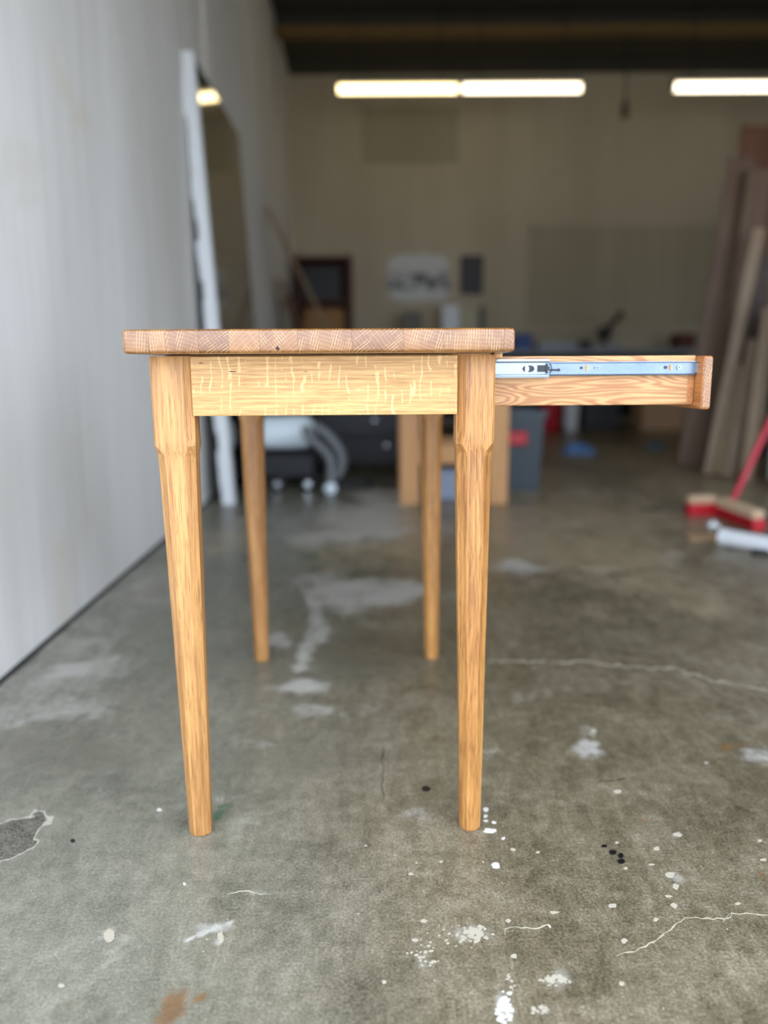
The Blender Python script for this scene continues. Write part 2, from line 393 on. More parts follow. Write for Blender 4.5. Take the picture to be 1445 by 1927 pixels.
t = NT('sealed_concrete'); v = t.tc()
n1 = t.noise(v, 1.3, 5, 0.6, 0.3); n2 = t.noise(v, 7.5, 6, 0.65, 0.6); n3 = t.noise(v, 45, 5, 0.7); n4 = t.noise(v, 260, 3, 0.6)
n5 = t.noise(t.mapping(v, (30, 9, 1), (0, 0, 0.5)), 1.0, 5, 0.7, 0.8); n6 = t.noise(v, 900, 2, 0.5)
def cen(n, k): return t.math('MULTIPLY', t.math('SUBTRACT', n, 0.5), k)
f = t.math('ADD', 0.5, t.math('ADD', t.math('ADD', cen(n1, 0.45), cen(n2, 0.5)), t.math('ADD', t.math('ADD', cen(n3, 0.55), cen(n5, 0.45)), t.math('ADD', cen(n4, 0.8), cen(n6, 0.5)))))
col = t.ramp(f, [(0.20, srgb(60, 52, 38)), (0.42, srgb(98, 90, 70)), (0.56, srgb(119, 109, 88)), (0.74, srgb(148, 138, 117)), (0.92, srgb(180, 171, 150))])
scuff = t.math('MULTIPLY', t.step(t.noise(t.mapping(v, (16, 52, 1), (0, 0, -0.35)), 1.0, 5, 0.75, 1.2), 0.60, 0.78), t.step(n2, 0.45, 0.62))
col = t.mix(t.math('MULTIPLY', scuff, 0.55), col, srgb(178, 174, 164))
pit = t.math('MULTIPLY', t.step(t.noise(v, 190, 3, 0.6), 0.66, 0.72), t.step(n3, 0.45, 0.6))
col = t.mix(t.math('MULTIPLY', pit, 0.6), col, srgb(58, 54, 46))
sep = t.n.new('ShaderNodeSeparateXYZ'); t.link(v, sep.inputs[0])
cool = t.step(t.math('ADD', sep.outputs[0], t.math('MULTIPLY', t.math('SUBTRACT', n1, 0.5), 0.9)), 0.25, -0.45)
col = t.mix(t.math('MULTIPLY', cool, 0.55), col, t.mix(f, srgb(76, 77, 66), srgb(172, 172, 158)))       # cooler grey on the left, its colour lightened for daylight near the opening
edge = t.math('MULTIPLY', t.math('SUBTRACT', t.math('ADD', t.math('MULTIPLY', n2, 0.5), t.math('MULTIPLY', t.math('ADD', n3, n5), 0.25)), 0.5), 1.9)
def msk(n, lo=0.25, hi=0.75): return t.step(t.math('ADD', t.attr(n), edge), lo, hi)
dk = t.math('MULTIPLY', msk('dark', .2, .9), 0.55)
col = t.mix(dk, col, srgb(74, 70, 56))
col = t.mix(t.math('MULTIPLY', msk('tan', .15, .9), 0.62), col, t.mix(n2, srgb(150, 132, 104), srgb(198, 180, 150)))   # dusty tan, painted in to brighten the dim far floor
pale = msk('pale', .22, 1.0)
col = t.mix(t.math('MULTIPLY', pale, 0.85), col, t.mix(n3, srgb(176, 172, 162), srgb(204, 202, 196)))
col = t.mix(t.math('MULTIPLY', msk('rust', .3, .8), 0.8), col, t.mix(n3, srgb(92, 64, 38), srgb(136, 102, 66)))
col = t.mix(t.math('MULTIPLY', msk('green', .3, .9), 0.65), col, srgb(52, 96, 66))
chip = t.step(t.math('ADD', t.attr('chip'), t.math('MULTIPLY', edge, 0.8)), 0.50, 0.55)
rim = t.math('MULTIPLY', t.step(t.math('ADD', t.attr('chip'), t.math('MULTIPLY', edge, 0.8)), 0.40, 0.46), t.math('SUBTRACT', 1.0, chip))
col = t.mix(chip, col, t.mix(t.step(t.math('ADD', t.math('MULTIPLY', n4, 0.6), t.math('MULTIPLY', n3, 0.4)), 0.36, 0.64), srgb(48, 46, 40), srgb(128, 122, 108)))
col = t.mix(t.math('MULTIPLY', rim, 0.7), col, srgb(196, 190, 176))
# small splashes of white paint scattered over the slab
vw = t.vadd(v, t.vscale(t.noise(v, 140, 4, 0.7, 0, 'Color'), 0.018))
def specks(scale, keep, r0, r1):
    vo = t.n.new('ShaderNodeTexVoronoi'); t.link(vw, vo.inputs['Vector']); vo.inputs['Scale'].default_value = scale
    sp = t.n.new('ShaderNodeSeparateColor'); t.link(vo.outputs['Color'], sp.inputs[0])
    rad = t.math('MULTIPLY_ADD', sp.outputs[1], r1 - r0, r0)
    return t.math('MULTIPLY', t.math('GREATER_THAN', sp.outputs[0], 1 - keep), t.step(t.math('SUBTRACT', rad, vo.outputs['Distance']), 0.0, 0.012))
s1 = specks(13, 0.42, 0.015, 0.055); s2 = specks(46, 0.5, 0.02, 0.08)
col = t.mix(t.math('MULTIPLY', t.math('MAXIMUM', s1, t.math('MULTIPLY', s2, 0.75)), 0.9), col, srgb(214, 208, 194))
rough = t.math('ADD', t.step(n2, 0.3, 0.7, 0.26, 0.44), t.math('MULTIPLY', pale, 0.14))
rough = t.math('SUBTRACT', rough, t.math('MULTIPLY', dk, 0.10))
t.bump(t.math('ADD', t.math('ADD', t.math('MULTIPLY', n3, 0.5), t.math('MULTIPLY', n4, 0.2)), t.math('MULTIPLY', chip, -1.5)), 0.22, 0.003)
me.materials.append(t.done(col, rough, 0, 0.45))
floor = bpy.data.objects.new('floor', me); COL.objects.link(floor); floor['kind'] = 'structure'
struct('ground', MB().box(-14, 16, -24, OPEN_Y - 0.2, -0.12, -0.005), plain('outdoor_concrete', srgb(214, 208, 198), 0.85))

M_FLECK = plain('white_paint_fleck', srgb(216, 213, 204), 0.6, 0, 0.05, 80)
M_FLECK2 = plain('dull_paint_fleck', srgb(178, 169, 150), 0.7, 0, 0.1, 80)
M_DROP = plain('black_tar_drop', srgb(24, 25, 28), 0.22, 0, 0.1)
def patch(mb, px, py, rx, ry, h=0.0007, n=11, jag=0.45, z0=0.0):
    pts = []
    for i in range(n):
        a = 2 * PI * i / n; q = 1 - jag * random.random()
        g = G(px + rx * q * math.cos(a), py + ry * q * math.sin(a)); pts.append((g.x, g.y))
    mb.prism(pts[::-1], z0 + 0.0001, z0 + h)
def fleck(px, py, rx, ry, mat=None, name='paint_fleck', h=0.0007, jag=0.45, n=11):
    mb = MB(); patch(mb, px, py, rx, ry, h, n, jag); return obj(name, mb, mat or M_FLECK, floor)
for a in [(914, 1524, 6, 5), (913, 1536, 5, 4), (914, 1545, 6, 2), (929, 1548, 5, 3), (921, 1564, 15, 6), (932, 1629, 10, 8), (947, 1578, 5, 3), (300, 1524, 6, 3), (347, 1664, 3, 4)]:
    fleck(*a)
for a in [(965, 1599, 6, 3), (1012, 1604, 5, 3), (1162, 1490, 9, 4), (1275, 1571, 10, 5), (1236, 1597, 8, 4), (1160, 1586, 5, 2), (1177, 1634, 6, 3), (1226, 1627, 7, 2),
          (1262, 1646, 12, 7), (1271, 1669, 9, 7), (1269, 1705, 9, 6), (1258, 1687, 8, 3), (1153, 1705, 10, 5), (1174, 1771, 8, 6), (956, 1733, 6, 4), (798, 1733, 9, 4),
          (781, 1769, 9, 4), (967, 1800, 7, 5), (830, 1622, 5, 3), (773, 1645, 6, 3), (1042, 1717, 10, 3), (1436, 1618, 7, 3), (1430, 1582, 6, 3), (1388, 1701, 7, 3),
          (205, 1760, 12, 14), (415, 1763, 7, 13), (115, 1855, 9, 5), (1117, 1375, 7, 4), (1170, 1851, 6, 5), (1234, 1731, 6, 4), (723, 1848, 5, 4)]:
    fleck(*a, mat=M_FLECK2)
def splatter(px, py, rx, ry, n, mat, s=(2, 8)):
    mb = MB()
    for _ in range(n):
        a, q = random.random() * 2 * PI, random.random() ** 0.6
        r = random.uniform(*s) * (1.15 - q * 0.7)
        patch(mb, px + rx * q * math.cos(a), py + ry * q * math.sin(a), r * 1.3, r * 0.8, 0.0005 + 0.0003 * random.random(), 9, 0.6)
    o = obj('paint_splatter', mb, mat, floor); o['kind'] = 'stuff'
splatter(950, 1897, 17, 34, 34, M_FLECK, (3, 11)); splatter(960, 1850, 12, 30, 14, M_FLECK2, (2, 5)); splatter(892, 1757, 36, 18, 34, M_FLECK2, (2, 9))
splatter(850, 1770, 60, 30, 18, M_FLECK2, (1.5, 5)); splatter(1040, 1845, 38, 10, 26, M_FLECK2, (2, 9)); splatter(1016, 1902, 18, 11, 14, M_FLECK2, (2, 8))
splatter(800, 1800, 36, 22, 22, M_FLECK2, (2, 6))
for px, py, rx, ry in [(1137, 1593, 6, 2.5), (1153, 1605, 7, 4.5), (1168, 1611, 5, 4.5), (1169, 1622, 7.5, 4.5), (802, 1485, 9, 5), (137, 1583, 5, 3)]:
    fleck(px, py, rx, ry, M_DROP, 'tar_drop', 0.0016, 0.15, 14)
def crack(pts, wpx, mat, seed):
    rnd = random.Random(seed); P = []
    for (a, b) in zip(pts[:-1], pts[1:]):
        n = max(2, int(math.hypot(b[0] - a[0], b[1] - a[1]) / 9))
        for i in range(n):
            q = i / n; P.append((a[0] + (b[0] - a[0]) * q + rnd.uniform(-2.6, 2.6), a[1] + (b[1] - a[1]) * q + rnd.uniform(-2.6, 2.6)))
    P.append(pts[-1]); mb = MB(); L = []; R = []
    for i, (x, y) in enumerate(P):
        c = G(x, y); nb = G(*P[min(i + 1, len(P) - 1)]) - G(*P[max(i - 1, 0)])
        nrm = Vector((-nb.y, nb.x, 0)).normalized()
        ww = (G(x + wpx, y) - c).length * rnd.choice((0.25, 0.5, 0.8, 1.3)) * (0.3 if i in (0, len(P) - 1) else 1) / 2
        L.append(c + nrm * ww); R.append(c - nrm * ww)
    n = len(P); Z = 0.0004
    vs = [(p.x, p.y, Z) for p in L] + [(p.x, p.y, Z) for p in R] + [(p.x, p.y, 0.00005) for p in L] + [(p.x, p.y, 0.00005) for p in R]
    fs = []
    for i in range(n - 1):
        fs += [(i, i + 1, n + i + 1, n + i), (i, 2 * n + i, 2 * n + i + 1, i + 1), (n + i, n + i + 1, 3 * n + i + 1, 3 * n + i)]
    mb.add(vs, fs); return obj('floor_crack', mb, mat, floor)
M_CRACK = plain('pale_crack_filler', srgb(178, 170, 148), 0.8, 0, 0.12, 60)
M_CRACKD = plain('dark_hairline', srgb(52, 48, 42), 0.8)
crack([(1162, 1797), (1205, 1787), (1245, 1762), (1290, 1728), (1330, 1729), (1370, 1728), (1378, 1718), (1445, 1722)], 2.6, M_CRACK, 1)
crack([(947, 1757), (960, 1744), (1000, 1748), (1032, 1739)], 2.4, M_CRACK, 2)
crack([(918, 1244), (990, 1245), (1100, 1245), (1190, 1255), (1270, 1259), (1340, 1280), (1385, 1287), (1445, 1302)], 5, M_CRACK, 3)
crack([(1378, 1718), (1360, 1735)], 3, M_CRACK, 4)
crack([(720, 1402), (719, 1440), (721, 1505)], 3, M_CRACKD, 5)
crack([(1122, 1472), (1150, 1468), (1178, 1464)], 4, M_CRACKD, 6)
crack([(430, 1680), (465, 1678), (510, 1684)], 2.2, M_CRACK, 8)

# conduit down the left wall
yc = 4.53; xc = WX0 + WK * yc
t_ = struct('trim_%d' % k, MB().tube([(xc + 0.016, yc, 0.0), (xc + 0.016, yc, CEIL_Z)], 0.014, 10), plain('painted_conduit', srgb(206, 200, 190), 0.5), True); k += 1

# ------------------------------------------------------------------ THE DESK
OAK_LEG = oak('oak_leg', 'Z', srgb(200, 150, 90), srgb(130, 80, 40), srgb(108, 64, 28), 'plain', 0.40, 0.5)
OAK_LEG_R = oak('oak_leg_streaked', 'Z', srgb(198, 144, 80), srgb(116, 68, 30), srgb(100, 56, 22), 'plain', 0.38, 0.6, 3.0)
OAK_APRON = oak('oak_apron', 'X', srgb(204, 162, 102), srgb(170, 124, 70), srgb(138, 92, 46), 'quarter', 0.42, 0.5)
OAK_RAIL = oak('oak_rail', 'Y', srgb(206, 154, 90), srgb(168, 116, 62), srgb(116, 72, 36), 'plain', 0.45)
OAK_DRAWER = oak('oak_drawer_side', 'X', srgb(194, 148, 98), srgb(148, 98, 58), srgb(132, 82, 44), 'flat', 0.48, 0.45)
OAK_FRONT = oak('oak_drawer_front', 'Y', srgb(180, 120, 68), srgb(134, 80, 40), srgb(98, 58, 28), 'plain', 0.42)
OAK_TOP = oak_top('oak_tabletop')
M_KNOT = plain('dark_knot', srgb(52, 26, 14), 0.7)
desk = thing('desk', 'golden oak desk with tapered legs and one drawer pulled open on the right', 'desk', (-0.082, 1.0975, 0), 0.0224)
LEN = 0.718

# tabletop of eleven glued staves (end grain faces the camera)
TX, TY, TZ, RR = (-0.2562, 0.2530), (-0.0785, LEN + 0.0785), (0.7312, 0.7622), 0.0055
cuts = [TX[0], -0.2212, -0.2002, -0.1579, -0.1191, -0.0794, -0.0301, 0.0399, 0.1075, 0.1593, 0.2383, TX[1]]
arc = [RR * (1 - math.cos(a)) for a in np.linspace(0, PI / 2, 5)]
arc = [0, 0.0009, 0.0022, 0.0038, RR]
def ends(a, b): return [a + q for q in arc] + [b - q for q in arc[::-1]]
yl = ends(*TY); yl[5:5] = list(np.linspace(TY[0] + 0.1, TY[1] - 0.1, 5))
for i in range(len(cuts) - 1):
    a, b = cuts[i], cuts[i + 1]; g = 0.00012
    xs = [a + (0 if i == 0 else g), b - (0 if i == len(cuts) - 2 else g)]
    if i == 0: xs = [a + q for q in arc] + [b - g]
    if i == len(cuts) - 2: xs = [a + g] + [b - q for q in arc[::-1]]
    obj('tabletop_board', MB().rbox_grid(xs, yl, ends(*TZ), TX, TY, TZ, RR), OAK_TOP, desk, True, 50)
mb = MB(); mb.lathe([(0.0001, 0.0), (0.0018, 0.0002), (0.0027, 0.0)], 9)
kn = [(-0.0024, 0), (-0.0012, 0.0030), (0.0006, 0.0038), (0.0016, 0.0026), (0.0030, 0.0), (0.0022, -0.0012), (-0.0014, -0.0010)]
obj('knot_hole', MB().prism(kn, -0.0006, 0.0004, Matrix.Translation((-0.0565, -0.0785, 0.7362)) @ Matrix.Rotation(PI / 2, 4, 'X')), M_KNOT, desk)

# legs: chamfered square head, lamb's-tongue shoulder, then an octagonal taper
def leg_mesh(xo, xi, fo, fi, z_top=0.7288):
    """outer/inner x at the top and at the foot (outer side first; may run either way)"""
    rows = []   # z, outer x, inner x, half depth, chamfer
    for z, hd, co, ci in ((z_top, 0.0271, 0.0030, 0.0105), (z_top - 0.002, 0.0276, 0.0030, 0.0118), (0.66, 0.0276, 0.0030, 0.0120), (0.625, 0.0276, 0.0030, 0.0114), (0.612, 0.0276, 0.0030, 0.0092),
                          (0.606, 0.0275, 0.0034, 0.0076), (0.601, 0.0270, 0.0066, 0.0096), (0.595, 0.0263, 0.0104, 0.0122), (0.587, 0.0259, 0.0120, 0.0130)):
        rows.append((z, hd, co, ci))
    for z in np.linspace(0.555, 0.006, 14):
        q = (0.585 - z) / 0.585
        hd = 0.0258 + (0.0165 - 0.0258) * q; c = 0.0126 + (0.0092 - 0.0126) * q
        rows.append((z, hd, c, c))
    rows.append((0.0015, 0.0163, 0.0094, 0.0094)); rows.append((0.0, 0.0145, 0.0086, 0.0086))
    mb = MB(); vs = []; so = 1 if xo > xi else -1
    for z, hd, co, ci in rows:
        cx = (xo + xi) / 2 + ((fo + fi) / 2 - (xo + xi) / 2) * (max(0.0, (0.60 - z) / 0.60))
        hx = hd * abs(xo - xi) / 0.055
        for sx, sy in ((-1, -1), (1, -1), (1, 1), (-1, 1)):
            c = co if sx == so else ci
            p, r_ = (cx + sx * (hx - c), sy * hd), (cx + sx * hx, sy * (hd - c))
            vs += [(*q_, z) for q_ in ((p, r_) if sx * sy < 0 else (r_, p))]
    # order the ring of eight points counter-clockwise
    ring = []
    for i in range(len(rows)):
        pts = vs[i * 8:(i + 1) * 8]; cx = sum(p[0] for p in pts) / 8
        pts.sort(key=lambda p: math.atan2(p[1], p[0] - cx)); ring += pts
    n = 8
    fs = [(k * n + i, k * n + (i + 1) % n, (k + 1) * n + (i + 1) % n, (k + 1) * n + i) for k in range(len(rows) - 1) for i in range(n)]
    fs += [tuple(range(n)), tuple((len(rows) - 1) * n + i for i in range(n))]
    mb.add(ring, fs); return mb
for xo, xi, fo, fi, mt in ((-0.2370, -0.1817, -0.2235, -0.1910, OAK_LEG), (0.2362, 0.1838, 0.2300, 0.1978, OAK_LEG_R)):
    for yy in (0.0, LEN):
        o = obj('leg', leg_mesh(xo, xi, fo, fi), mt, desk, True, 18); o.location.y = yy
# aprons
obj('apron', MB().box(-0.1832, 0.1850, -0.020, 0.000, 0.6472, 0.7286, None, 0.0015), OAK_APRON, desk)
obj('apron', MB().box(-0.1832, 0.1850, LEN, LEN + 0.020, 0.6472, 0.7306, None, 0.0015), OAK_APRON, desk)
obj('apron', MB().box(-0.2300, -0.2100, 0.0285, LEN - 0.0285, 0.6472, 0.7306, None, 0.0015), OAK_RAIL, desk)
obj('slide_rail', MB().box(-0.2090, 0.1800, 0.003, 0.0275, 0.66, 0.7306), OAK_RAIL, desk)
obj('cleat', MB().box(0.2372, 0.2714 - 0.022, -0.004, 0.028, 0.7243, 0.7310, None, 0.0008), OAK_RAIL, desk)
for x, z, a, b in ((-0.1251, 0.7079, 0.0066, 0.0007), (-0.0253, 0.7073, 0.0026, 0.0005), (-0.168, 0.7195, 0.004, 0.0006)):
    kn = [(-a, 0), (-a * .4, b), (a * .3, b * .8), (a, b * .2), (a * .4, -b), (-a * .5, -b * .8)]
    obj('knot_streak', MB().prism(kn, -0.0004, 0.00015, Matrix.Translation((x, -0.020, z)) @ Matrix.Rotation(PI / 2, 4, 'X')), M_KNOT, desk)

# drawer pulled out to the right
drawer = bpy.data.objects.new('drawer', None); COL.objects.link(drawer); drawer.parent = desk; drawer['label'] = 'open drawer with a bare steel slide on its side'
DX1, DY0, DY1, DZ0, DZ1 = 0.5425, 0.041, 0.675, 0.6553, 0.7270
obj('drawer_side', MB().box(0.075, DX1, DY0, DY0 + 0.0135, DZ0, DZ1, None, 0.0018), OAK_DRAWER, drawer)
obj('drawer_side', MB().box(0.075, DX1, DY1 - 0.0135, DY1, DZ0, DZ1, None, 0.0018), OAK_DRAWER, drawer)
obj('drawer_back', MB().box(0.075, 0.0885, DY0 + 0.0137, DY1 - 0.0137, DZ0 + 0.003, DZ1 - 0.003), OAK_RAIL, drawer)
obj('drawer_bottom', MB().box(0.089, DX1 - 0.0137, DY0 + 0.0137, DY1 - 0.0137, 0.662, 0.668), plain('plywood_bottom', srgb(206, 168, 118), 0.6), drawer)
obj('drawer_inner_front', MB().box(DX1 - 0.0135, DX1, DY0 + 0.0137, DY1 - 0.0137, DZ0 + 0.003, DZ1 - 0.003), OAK_RAIL, drawer)
# the front is an overlay board; its end grain faces the camera
mb = MB().rbox_grid(ends(0.5430, 0.5580)[:5] + ends(0.5430, 0.5580)[5:], [0.016, 0.0172, 0.02, 0.35, 0.696, 0.6988, 0.70], [0.6492, 0.6504, 0.653, 0.69, 0.7222, 0.7248, 0.7260], (0.5430, 0.5580), (0.016, 0.70), (0.6492, 0.7260), 0.004)
OAK_END = oak_top('oak_end_grain')
obj('drawer_front', mb, OAK_FRONT, drawer, True, 50)
obj('end_grain', MB().box(0.5452, 0.5562, 0.0155, 0.0166, 0.6530, 0.7225), OAK_END, drawer)
# dovetail block end and a small square peg at the corner
obj('corner_joint', MB().box(DX1 - 0.0105, DX1 - 0.0012, DY0 - 0.0002, DY0 + 0.002, DZ0 + 0.002, DZ1 - 0.030), OAK_FRONT, drawer)
obj('peg', MB().box(0.5325, 0.5358, DY0 - 0.0004, DY0 + 0.003, 0.6655, 0.6692), plain('dark_peg', srgb(140, 100, 62), 0.5), drawer)
# steel slide
t = NT('zinc_steel'); v = t.tc()
zn = t.noise(t.mapping(v, (18, 18, 40)), 1.0, 4, 0.6)
M_ZINC = t.done(t.mix(zn, srgb(84, 100, 122), srgb(142, 154, 166)), t.step(zn, 0.3, 0.7, 0.22, 0.38), 0.9)
M_ZINC2 = plain('bright_zinc_rail', srgb(150, 160, 168), 0.36, 0.85, 0.04)
M_BLACKP = plain('black_plastic', srgb(34, 36, 40), 0.4)
M_HOLE = plain('slot_shadow', srgb(70, 66, 62), 0.8)
def yz_channel(x0, x1, y_face, y_lip, z0, z1, lip):
    """shallow C-channel: web with rolled lips along the top and bottom edges"""
    prof = [(y_face + 0.001, z0 + lip), (y_face, z0 + lip - 0.0006), (y_lip, z0 + lip - 0.0012), (y_lip - 0.0006, z0 + lip * 0.55), (y_lip, z0), (y_face + 0.0045, z0), (y_face + 0.0045, z1), (y_lip, z1), (y_lip - 0.0006, z1 - lip * 0.55), (y_lip, z1 - lip + 0.0012), (y_face, z1 - lip + 0.0006), (y_face + 0.001, z1 - lip)]
    M = Matrix(((0, 0, 1, 0), (1, 0, 0, 0), (0, 1, 0, 0), (0, 0, 0, 1)))
    return MB().prism(prof, x0, x1, M)
mid = obj('slide_channel', yz_channel(0.150, 0.3235, 0.0315, 0.0290, 0.6962, 0.7226, 0.0052), M_ZINC2, drawer); mid['label'] = 'wider steel slide member with a black catch'
inn = obj('slide_bar', yz_channel(0.080, 0.5415, 0.0365, 0.0345, 0.6986, 0.7186, 0.0022), M_ZINC, drawer); inn['label'] = 'narrow steel slide member screwed to the drawer side'
obj('slide_tab', MB().box(0.5415, 0.5455, 0.0350, 0.0405, 0.7025, 0.7160), M_ZINC2, inn)
RX = Matrix.Rotation(PI / 2, 4, 'X')
def disc(x, z, y, r, d, n=14, sx=1.0): return MB().lathe([(r * 0.8, -d), (r, -d * 0.6), (r, d)], n, Matrix.Translation((x, y, z)) @ Matrix.Diagonal((sx, 1, 1, 1)) @ RX)
# catch on the wide member
obj('catch', MB().box(0.3072, 0.3180, 0.0290, 0.0322, 0.7045, 0.7140, None, 0.0006), M_BLACKP, mid)
obj('catch_tongue', MB().box(0.3180, 0.3235, 0.0285, 0.0325, 0.7066, 0.7120, None, 0.0006), M_BLACKP, mid)
obj('catch_yoke', MB().box(0.3190, 0.3218, 0.0282, 0.0322, 0.7022, 0.7165, None, 0.0006), M_BLACKP, mid)
obj('catch_bow', MB().tube([(0.3245, 0.0315, 0.7165), (0.3268, 0.0315, 0.7135), (0.3275, 0.0315, 0.7090), (0.3268, 0.0315, 0.7045), (0.3245, 0.0315, 0.7015)], 0.0007, 6), M_BLACKP, mid)
obj('slot', MB().prism([(-0.0020, 0.0046), (0.0014, 0.0046), (0.0046, 0.003), (0.0058, 0), (0.0046, -0.003), (0.0014, -0.0046), (-0.0036, -0.0046), (-0.0014, -0.002), (-0.0014, 0.002), (-0.0036, 0.0046)][::-1], 0, 0.0006, Matrix.Translation((0.2968, 0.0316, 0.7090)) @ RX), M_BLACKP, mid)
obj('slot', MB().prism([(0.0015, 0.0046), (-0.0012, 0.002), (-0.002, 0), (-0.0012, -0.002), (0.0015, -0.0046)], 0, 0.0006, Matrix.Translation((0.2872, 0.0316, 0.7090)) @ RX), M_BLACKP, mid)
obj('latch_lever', MB().box(0.3270, 0.3390, 0.0352, 0.0368, 0.7056, 0.7084, None, 0.0006).lathe([(0.0021, -0.001), (0.0021, 0.001)], 12, Matrix.Translation((0.3392, 0.0360, 0.7070)) @ RX), M_BLACKP, inn)
for x, r in ((0.3726, 0.0020), (0.4968, 0.0024)): obj('screw_hole', disc(x, 0.7098, 0.0363, r, 0.0004), M_HOLE, inn)
for x in (0.3808, 0.5045):
    obj('oval_slot', MB().prism([(0.0017 * math.cos(a), 0.0012 * math.sin(a) + (0.0028 if math.sin(a) > 0 else -0.0028)) for a in np.linspace(0.01, 2 * PI - 0.3, 14)], 0, 0.0005, Matrix.Translation((x, 0.0366, 0.7098)) @ RX), plain('bare_oak_in_slot', srgb(206, 140, 92), 0.6), inn)
for x in (0.3935, 0.3972, 0.5163):
    s_ = obj('screw', disc(x, 0.7098, 0.0362, 0.0034 if x > 0.5 else 0.0022, 0.0007), M_ZINC2, inn, True)
    obj('screw_recess', MB().box(x - 0.0016, x + 0.0016, 0.03535, 0.0360, 0.7094, 0.7102).box(x - 0.0004, x + 0.0004, 0.03535, 0.0360, 0.7082, 0.7114), M_HOLE, s_)
obj('slide_far', yz_channel(0.150, 0.5410, DY1 + 0.004, DY1 + 0.0005, 0.6986, 0.7186, 0.0022), M_ZINC, drawer)

# ------------------------------------------------------------------ background things
def block(name, label, cat, x0, x1, y0, y1, z0, z1, mat, r=0.01, group=None):
    return tag(obj(name, MB().box(x0, x1, y0, y1, z0, z1, None, r), mat), label, cat, group)
M_WHITE = plain('white_paint', srgb(214, 216, 218), 0.45, 0, 0.05)
M_BLACK = plain('black_enamel', srgb(26, 26, 28), 0.45)
M_CHROME = plain('chrome', srgb(220, 225, 230), 0.2, 1.0, 0.03)
M_RED = plain('red_plastic', srgb(176, 22, 36), 0.4, 0, 0.08)
M_CARD = plain('cardboard', srgb(176, 142, 108), 0.85)
M_RUBBER = plain('rubber', srgb(30, 30, 30), 0.8)

# mirror leaning on the left wall
t = NT('mirror_glass'); M_MIRROR = t.done(srgb(176, 174, 168), 0.07, 1.0)
b0, b1 = Vector((-0.805, 4.02, 0)), Vector((-0.820, 5.36, 0))
t0, t1 = Vector((WX0 + WK * 4.17 + 0.045, 4.15, 2.20)), Vector((WX0 + WK * 5.48 + 0.045, 5.47, 2.20))
mir = thing('mirror', 'tall mirror with a pale edge leaning against the left wall', 'mirror', b0)
ex = (b1 - b0).normalized(); ez = ((t0 - b0) - ex * (t0 - b0).dot(ex)).normalized(); ey = ez.cross(ex)
RM = Matrix((ex, ey, ez)).transposed().to_4x4()
if (RM @ Vector((0, 1, 0))).x > 0: pass
hM, wM = (t0 - b0).length, (b1 - b0).length
# local frame: x along the wall, z up the sheet, y = thickness, towards the wall (+)
sgn = 1 if ey.x < 0 else -1
mm = MB().box(0.055, wM, 0 if sgn > 0 else -0.012, 0.012 if sgn > 0 else 0, 0.02, hM, RM)
obj('mirror_glass', mm, M_MIRROR, mir)
obj('backing_board', MB().box(0.055, wM, *sorted((sgn * 0.013, sgn * 0.03)), 0.0, hM, RM), plain('backing_board', srgb(60, 54, 46), 0.9), mir)
e_ = MB(); prev = None
zz = np.linspace(0.0, hM, 24)
for a, b in zip(zz[:-1], zz[1:]):
    q = 0.006 * math.sin(a * 17) + 0.004 * math.sin(a * 41)
    e_.box(0.0, 0.054 , *sorted((sgn * (-0.012), sgn * (0.052 + q))), a, b, RM)
obj('edge_batten', e_, plain('pale_edge_batten', srgb(226, 228, 230), 0.5, 0, 0.06, 14), mir)

# planks leaning in the left back corner
def plank(name, label, cat, base, top, wdir, w_, th_, mat, group=None):
    base, top = Vector(base), Vector(top)
    L = (top - base).length; ez = (top - base).normalized(); wx = Vector(wdir); wx = (wx - ez * wx.dot(ez)).normalized(); ey = ez.cross(wx)
    M = Matrix((wx, ey, ez)).transposed().to_4x4()
    mb = MB().box(-w_ / 2, w_ / 2, -th_ / 2, th_ / 2, 0, L, M, 0.003)
    zmin = min(v[2] for v in mb.v)
    o = obj(name, mb, mat); o.location = base + Vector((0, 0, 0)); o.location.z = -zmin + 0.0005
    return tag(o, label, cat, group)
def rough_wood(name, a, b): return oak(name, 'Z', a, b, tuple(x * .6 for x in b[:3]) + (1,), 'plain', 0.7, 0.4)
W_PALE = rough_wood('pale_lumber', srgb(164, 142, 116), srgb(128, 106, 82))
W_TAN = rough_wood('tan_lumber', srgb(140, 114, 80), srgb(104, 82, 54))
W_BROWN = rough_wood('brown_lumber', srgb(122, 96, 76), srgb(90, 68, 52))
W_DARK = rough_wood('dark_lumber', srgb(92, 72, 60), srgb(66, 50, 42))
W_RED = rough_wood('reddish_lumber', srgb(128, 84, 58), srgb(92, 56, 38))
plank('plank', 'long thin pale plank leaning on left wall beyond the mirror', 'plank', (0.03, 7.0, 0), (-0.985, 6.95, 2.06), (0, 1, 0), 0.09, 0.025, W_TAN)
plank('plank', 'short wide reddish board leaning below the long thin plank in the left corner', 'plank', (-0.30, 7.75, 0), (-1.00, 7.8, 1.55), (0, 1, 0), 0.30, 0.02, W_RED)
plank('plank', 'shorter brown board leaning in the left corner beside the reddish board', 'plank', (-0.50, 8.2, 0), (-1.02, 8.22, 1.42), (0, 1, 0), 0.24, 0.02, W_BROWN)

